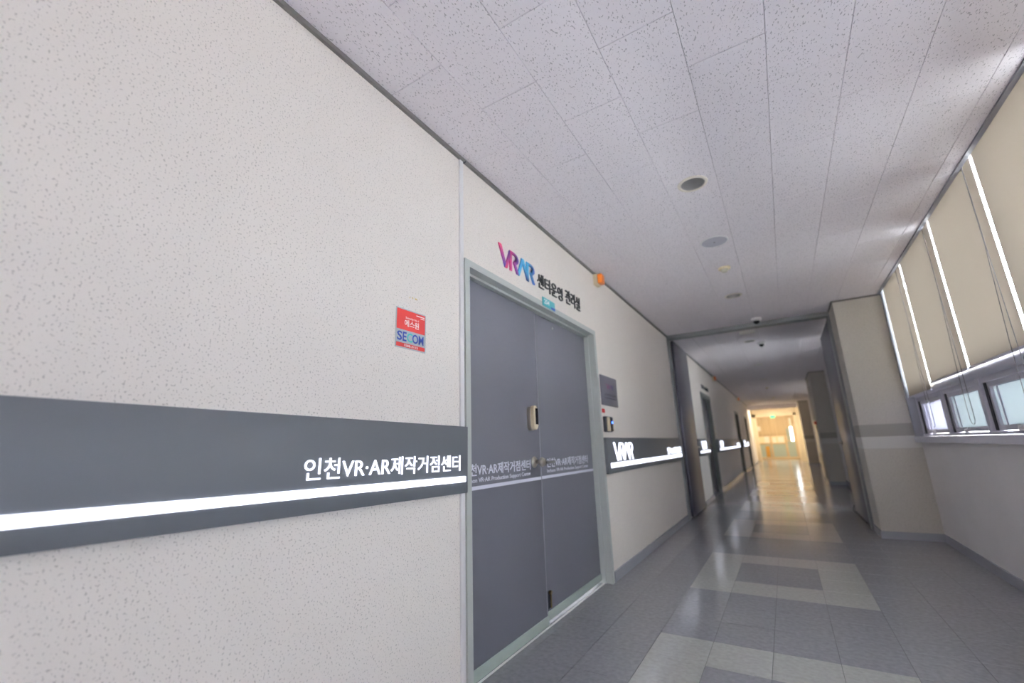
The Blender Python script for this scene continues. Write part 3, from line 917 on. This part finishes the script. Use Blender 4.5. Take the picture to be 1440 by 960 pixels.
# ------------------------------------------------------------------ fire door frame and leaves
ff = thing('fire_door_frame', (1.05, 7.03, 0)); tag(ff, 'grey steel fire door frame crossing the ceiling and both walls', 'door frame')
bx('header', M['fire_frame'], ff, 0.0, 2.10, 6.96, 7.11, H - 0.055, H + 0.02, 0.004)
bx('jamb', M['fire_frame'], ff, 0.0, 0.02, 6.96, 7.11, 0, H - 0.056, 0.004)
bx('jamb', M['fire_frame'], ff, 2.075, 2.12, 6.96, 7.11, 0, H - 0.056, 0.004)
def fire_leaf(x0, x1, y0, y1, label, side):
    f = thing('fire_door_leaf', ((x0 + x1) / 2, y0, 0.03)); tag(f, label, 'door leaf')
    bx('leaf_panel', M['fire'], f, x0, x1, y0, y1, 0.03, H - 0.06, 0.003)
    bx('edge_strip', M['gasket'], f, x0 - 0.0008, x1 + 0.0008, y1 - 0.02, y1 + 0.002, 0.03, H - 0.06)
    xs = x1 if side > 0 else x0
    yy = y1 - 0.09
    h = B()
    lathe(h, [(0, 0), (0.026, 0), (0.026, 0.006 * side), (0.01, 0.01 * side), (0.01, 0.04 * side), (0, 0.04 * side)], (xs, yy, 1.0), 16, 'x')
    obj('handle_rosette', h, M['steel'], f, smooth=True)
    obj('lever', tube(B(), [(xs + 0.04 * side, yy, 1.0), (xs + 0.042 * side, yy - 0.11, 1.0)], 0.009, 10), M['steel'], f, smooth=True)
    obj('door_stay', tube(B(), [(xs + 0.01 * side, y1 - 0.03, 0.1), (xs + 0.05 * side, y1 - 0.25, 0.06), (xs + 0.02 * side, y0 + 0.15, 0.035)], 0.008, 8), M['gasket'], f, smooth=True)
    return f
fire_leaf(0.02, 0.06, 7.12, 8.22, 'open slate fire door leaf folded against the left wall', 1)
fire_leaf(2.085, 2.125, 7.12, 8.5, 'open slate fire door leaf on the right, behind the beige pillar', -1)

# ------------------------------------------------------------------ far doors on the left
def far_door(i, y0, y1, h, label):
    d = thing(f'door_{i}', (0, (y0 + y1) / 2, 0)); tag(d, label, 'door', kind='structure')
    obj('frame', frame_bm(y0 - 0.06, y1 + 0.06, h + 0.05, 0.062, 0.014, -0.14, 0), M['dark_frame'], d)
    mid = (y0 + y1) / 2
    for a, b_ in ((y0 + 0.003, mid - 0.002), (mid + 0.002, y1 - 0.003)):
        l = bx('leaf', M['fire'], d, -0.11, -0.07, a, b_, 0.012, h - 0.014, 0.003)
    kn = obj('handle', lathe(B(), [(0, 0), (0.03, 0), (0.03, 0.006), (0.012, 0.012), (0.012, 0.03), (0.028, 0.04), (0.028, 0.058), (0, 0.066)], (-0.07, mid + 0.07, 1.0), 16, 'x'), M['steel'], d, smooth=True)
    obj('kick_stop', tube(B(), [(-0.06, mid + 0.06, 0.03), (-0.02, mid + 0.06, 0.10), (-0.06, mid + 0.06, 0.18)], 0.01, 8), M['dark_plastic'], d)
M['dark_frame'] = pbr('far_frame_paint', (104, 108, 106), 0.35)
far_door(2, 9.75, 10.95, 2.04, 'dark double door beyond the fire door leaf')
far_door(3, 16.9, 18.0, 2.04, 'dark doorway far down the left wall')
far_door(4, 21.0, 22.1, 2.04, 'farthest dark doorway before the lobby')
rn = thing('room_name_lettering', (0, 10.4, 2.17)); tag(rn, 'small dark room letters above the dim double door', 'lettering')
lettering('logo_letters', 'VRAR', M['plaque_print'], rn, 0.0, 0.006, 9.98, 10.35, 2.19, 2.28, 0.02)
smudge('letters', M['black_print'], rn, 0.0, 0.006, 10.42, 10.98, 2.19, 2.28, 6)
for yy, lb in ((11.05, 'small cream switch beside the dim double door'), ):
    sw = thing('wall_switch', (0, yy, 1.25)); tag(sw, lb, 'switch')
    bx('switch_plate', M['cream_plastic'], sw, 0, 0.012, yy - 0.0, yy + 0.12, 1.22, 1.42, 0.003)
    bx('rocker', M['white_plastic'], sw, 0.012, 0.017, yy + 0.03, yy + 0.09, 1.28, 1.36, 0.001)
# fire hose cabinet on the second pillar
hc = thing('hydrant_cabinet', (2.09, 14.0, 0.1)); tag(hc, 'steel hydrant cabinet on the shaded pillar, with small red lamp', 'cabinet')
bx('cabinet_box', M['steel'], hc, 2.085, 2.0985, 13.35, 14.75, 0.12, 1.55, 0.002)
bx('cabinet_door', M['steel'], hc, 2.075, 2.085, 13.4, 14.7, 0.16, 1.28, 0.002)
obj('red_lamp', lathe(B(), [(0, 0), (0.04, 0), (0.04, -0.03), (0.025, -0.05), (0, -0.055)], (2.085, 13.5, 1.46), 16, 'x'), M['red'], hc, smooth=True)
bx('call_box', M['cream_plastic'], hc, 2.06, 2.085, 13.45, 13.62, 1.30, 1.40, 0.003)

# ------------------------------------------------------------------ lobby at the end
we = B()
box(we, -0.2, 0.03, Y_END, Y_END + 0.15, 0, 2.86)
box(we, 1.95, 2.6, Y_END, Y_END + 0.15, 0, 2.86)
box(we, 0.03, 1.95, Y_END, Y_END + 0.15, 2.42, 2.86)
wend = obj('wall_end', we, M['lobby_wall']); tag(wend, 'warm lit end wall around the lobby opening', 'wall', kind='structure')
ws = B()
box(ws, -0.2, -0.1, Y_END + 0.15, Y_LOB + 0.3, 0, 2.86)
box(ws, 2.5, 2.6, Y_END + 0.15, Y_LOB + 0.3, 0, 2.86)
box(ws, -0.2, 2.6, Y_LOB + 0.1, Y_LOB + 0.3, 0, 2.86)
wlob = obj('wall_lobby', ws, M['lobby_wall']); tag(wlob, 'cream walls of the lobby beyond the opening', 'wall', kind='structure')
po = thing('lobby_portal', (1.0, Y_END, 0)); tag(po, 'bright cream door surround at the end of the corridor', 'door surround')
bx('jamb', M['lobby_wall'], po, 0.0, 0.20, Y_END - 0.05, Y_END - 0.001, 0, 2.40, 0.004)
bx('jamb', M['lobby_wall'], po, 1.86, 1.98, Y_END - 0.05, Y_END - 0.001, 0, 2.40, 0.004)
bx('lintel', M['lobby_wall'], po, 0.0, 1.98, Y_END - 0.05, Y_END - 0.001, 2.26, 2.44, 0.004)
ex = thing('exit_sign', (0.97, Y_END - 0.06, 2.15)); tag(ex, 'tiny green exit sign below the lobby lintel', 'exit sign')
bx('sign_case', M['white_plastic'], ex, 0.86, 1.08, Y_END - 0.10, Y_END - 0.055, 2.17, 2.31, 0.004)
bx('green_face', M['exit_green'], ex, 0.875, 1.065, Y_END - 0.104, Y_END - 0.10, 2.185, 2.295)
def lobby_lamp(x, y, label, w):
    l = thing('lobby_lamp', (x, y, H - 0.02)); tag(l, label, 'ceiling lamp', group='lit warm lamps at the lobby')
    bm = B()
    for (p, q, r_, t) in ((x - 0.32, x + 0.32, y - 0.62, y - 0.59), (x - 0.32, x + 0.32, y + 0.59, y + 0.62), (x - 0.32, x - 0.29, y - 0.59, y + 0.59), (x + 0.29, x + 0.32, y - 0.59, y + 0.59)):
        box(bm, p, q, r_, t, H - 0.018, H - 0.001)
    obj('lamp_frame', bm, M['white_plastic'], l)
    bx('diffuser', M['lamp_glow'], l, x - 0.29, x + 0.29, y - 0.59, y + 0.59, H - 0.008, H - 0.004)
    ld = bpy.data.lights.new('lamp_light', 'AREA'); ld.shape = 'RECTANGLE'; ld.size = 0.56; ld.size_y = 1.16; ld.energy = w; ld.color = (1.0, 0.88, 0.70)
    lo = bpy.data.objects.new('lamp_light', ld); COL.objects.link(lo); lo.parent = l; lo.location = (0, 0, 0.008)
lobby_lamp(0.55, 25.0, 'warm ceiling lamp left, just before the lobby opening', LOBBY_W)
lobby_lamp(1.45, 25.0, 'warm ceiling lamp right, just before the lobby opening', LOBBY_W)
lobby_lamp(0.5, 28.3, 'warm ceiling lamp inside the lobby, left', LOBBY_W)
lobby_lamp(1.6, 28.3, 'warm ceiling lamp inside the lobby, right', LOBBY_W)
cb_ = bx('lamp_screen_beam', M['tile'], None, 0.0, 2.43, 24.25, 24.37, 2.53, H - 0.001)  # added beam, hides the lamps behind it and their floor reflection
tag(cb_, 'shallow white ceiling beam added before the lobby to screen the lamps', 'beam', kind='structure')
# screen wall at the back of the lobby
sc = thing('lobby_screen', (1.0, Y_LOB, 0)); tag(sc, 'beige panelled screen with frosted glass at the lobby back', 'screen wall')
yb = Y_LOB
for x0, x1 in ((-0.09, 0.25), (0.26, 0.62), (0.63, 0.99), (1.0, 1.46), (1.80, 2.45)):
    bx('upper_panel', M['lobby_panel'], sc, x0, x1, yb, yb + 0.04, 1.30, 2.68, 0.004)
bx('upper_panel', M['lobby_panel'], sc, 1.47, 1.79, yb, yb + 0.04, 2.30, 2.68, 0.004)
bx('rail', M['lobby_panel'], sc, -0.09, 1.46, yb - 0.02, yb + 0.06, 0.84, 0.91, 0.004)
bx('bottom_rail', M['lobby_panel'], sc, -0.09, 2.45, yb - 0.02, yb + 0.06, 0.0, 0.13, 0.004)
for x in (-0.09, 0.56, 1.31, 1.80):
    bx('post', M['lobby_panel'], sc, x, x + 0.12, yb - 0.01, yb + 0.05, 0.13, 1.30, 0.004)
bx('glass_panel', M['lobby_glass'], sc, 0.03, 0.56, yb + 0.01, yb + 0.03, 0.13, 0.84)
bx('glass_panel', M['lobby_glass'], sc, 0.68, 1.31, yb + 0.01, yb + 0.03, 0.13, 0.84)
bx('glass_panel', M['lobby_glass'], sc, 1.43, 1.80, yb + 0.01, yb + 0.03, 0.13, 0.98)
bx('middle_panel', M['lobby_wall'], sc, 0.03, 1.46, yb + 0.01, yb + 0.03, 0.91, 1.30)
bx('slot_window', M['day_slit'], sc, 1.645, 1.775, yb + 0.005, yb + 0.02, 0.98, 1.78)
bx('slot_window', M['paper'], sc, 1.67, 1.79, yb + 0.005, yb + 0.02, 1.84, 2.28)
bx('side_glass', M['lobby_glass'], sc, 1.47, 1.60, yb + 0.005, yb + 0.02, 1.05, 1.70)
bx('slot_surround', M['lobby_panel'], sc, 1.47, 1.80, yb + 0.022, yb + 0.04, 0.98, 2.30)
bxx = bx('notice_board', M['ochre'], None, 0.30, 0.51, yb - 0.05, yb - 0.025, 0.13, 0.74); tag(bxx, 'ochre board leaning at the lobby screen', 'board')
for x0, x1, z0, z1, lb in ((0.31, 0.555, 0.92, 1.29, 'largest white notice on the lobby screen, leftmost of the row'), (0.715, 0.89, 0.92, 1.215, 'middle white notice on the lobby screen'),
                           (0.985, 1.285, 0.92, 1.24, 'right white notice on the lobby screen'), (0.04, 0.20, 1.61, 1.88, 'white notice high at the left of the lobby screen')):
    n_ = bx('notice', M['paper'], None, x0, x1, yb - 0.006 if z0 > 1.4 else yb + 0.003, yb - 0.0005 if z0 > 1.4 else yb + 0.0085, z0, z1)
    tag(n_, lb, 'notice', group='white notices on the lobby screen')
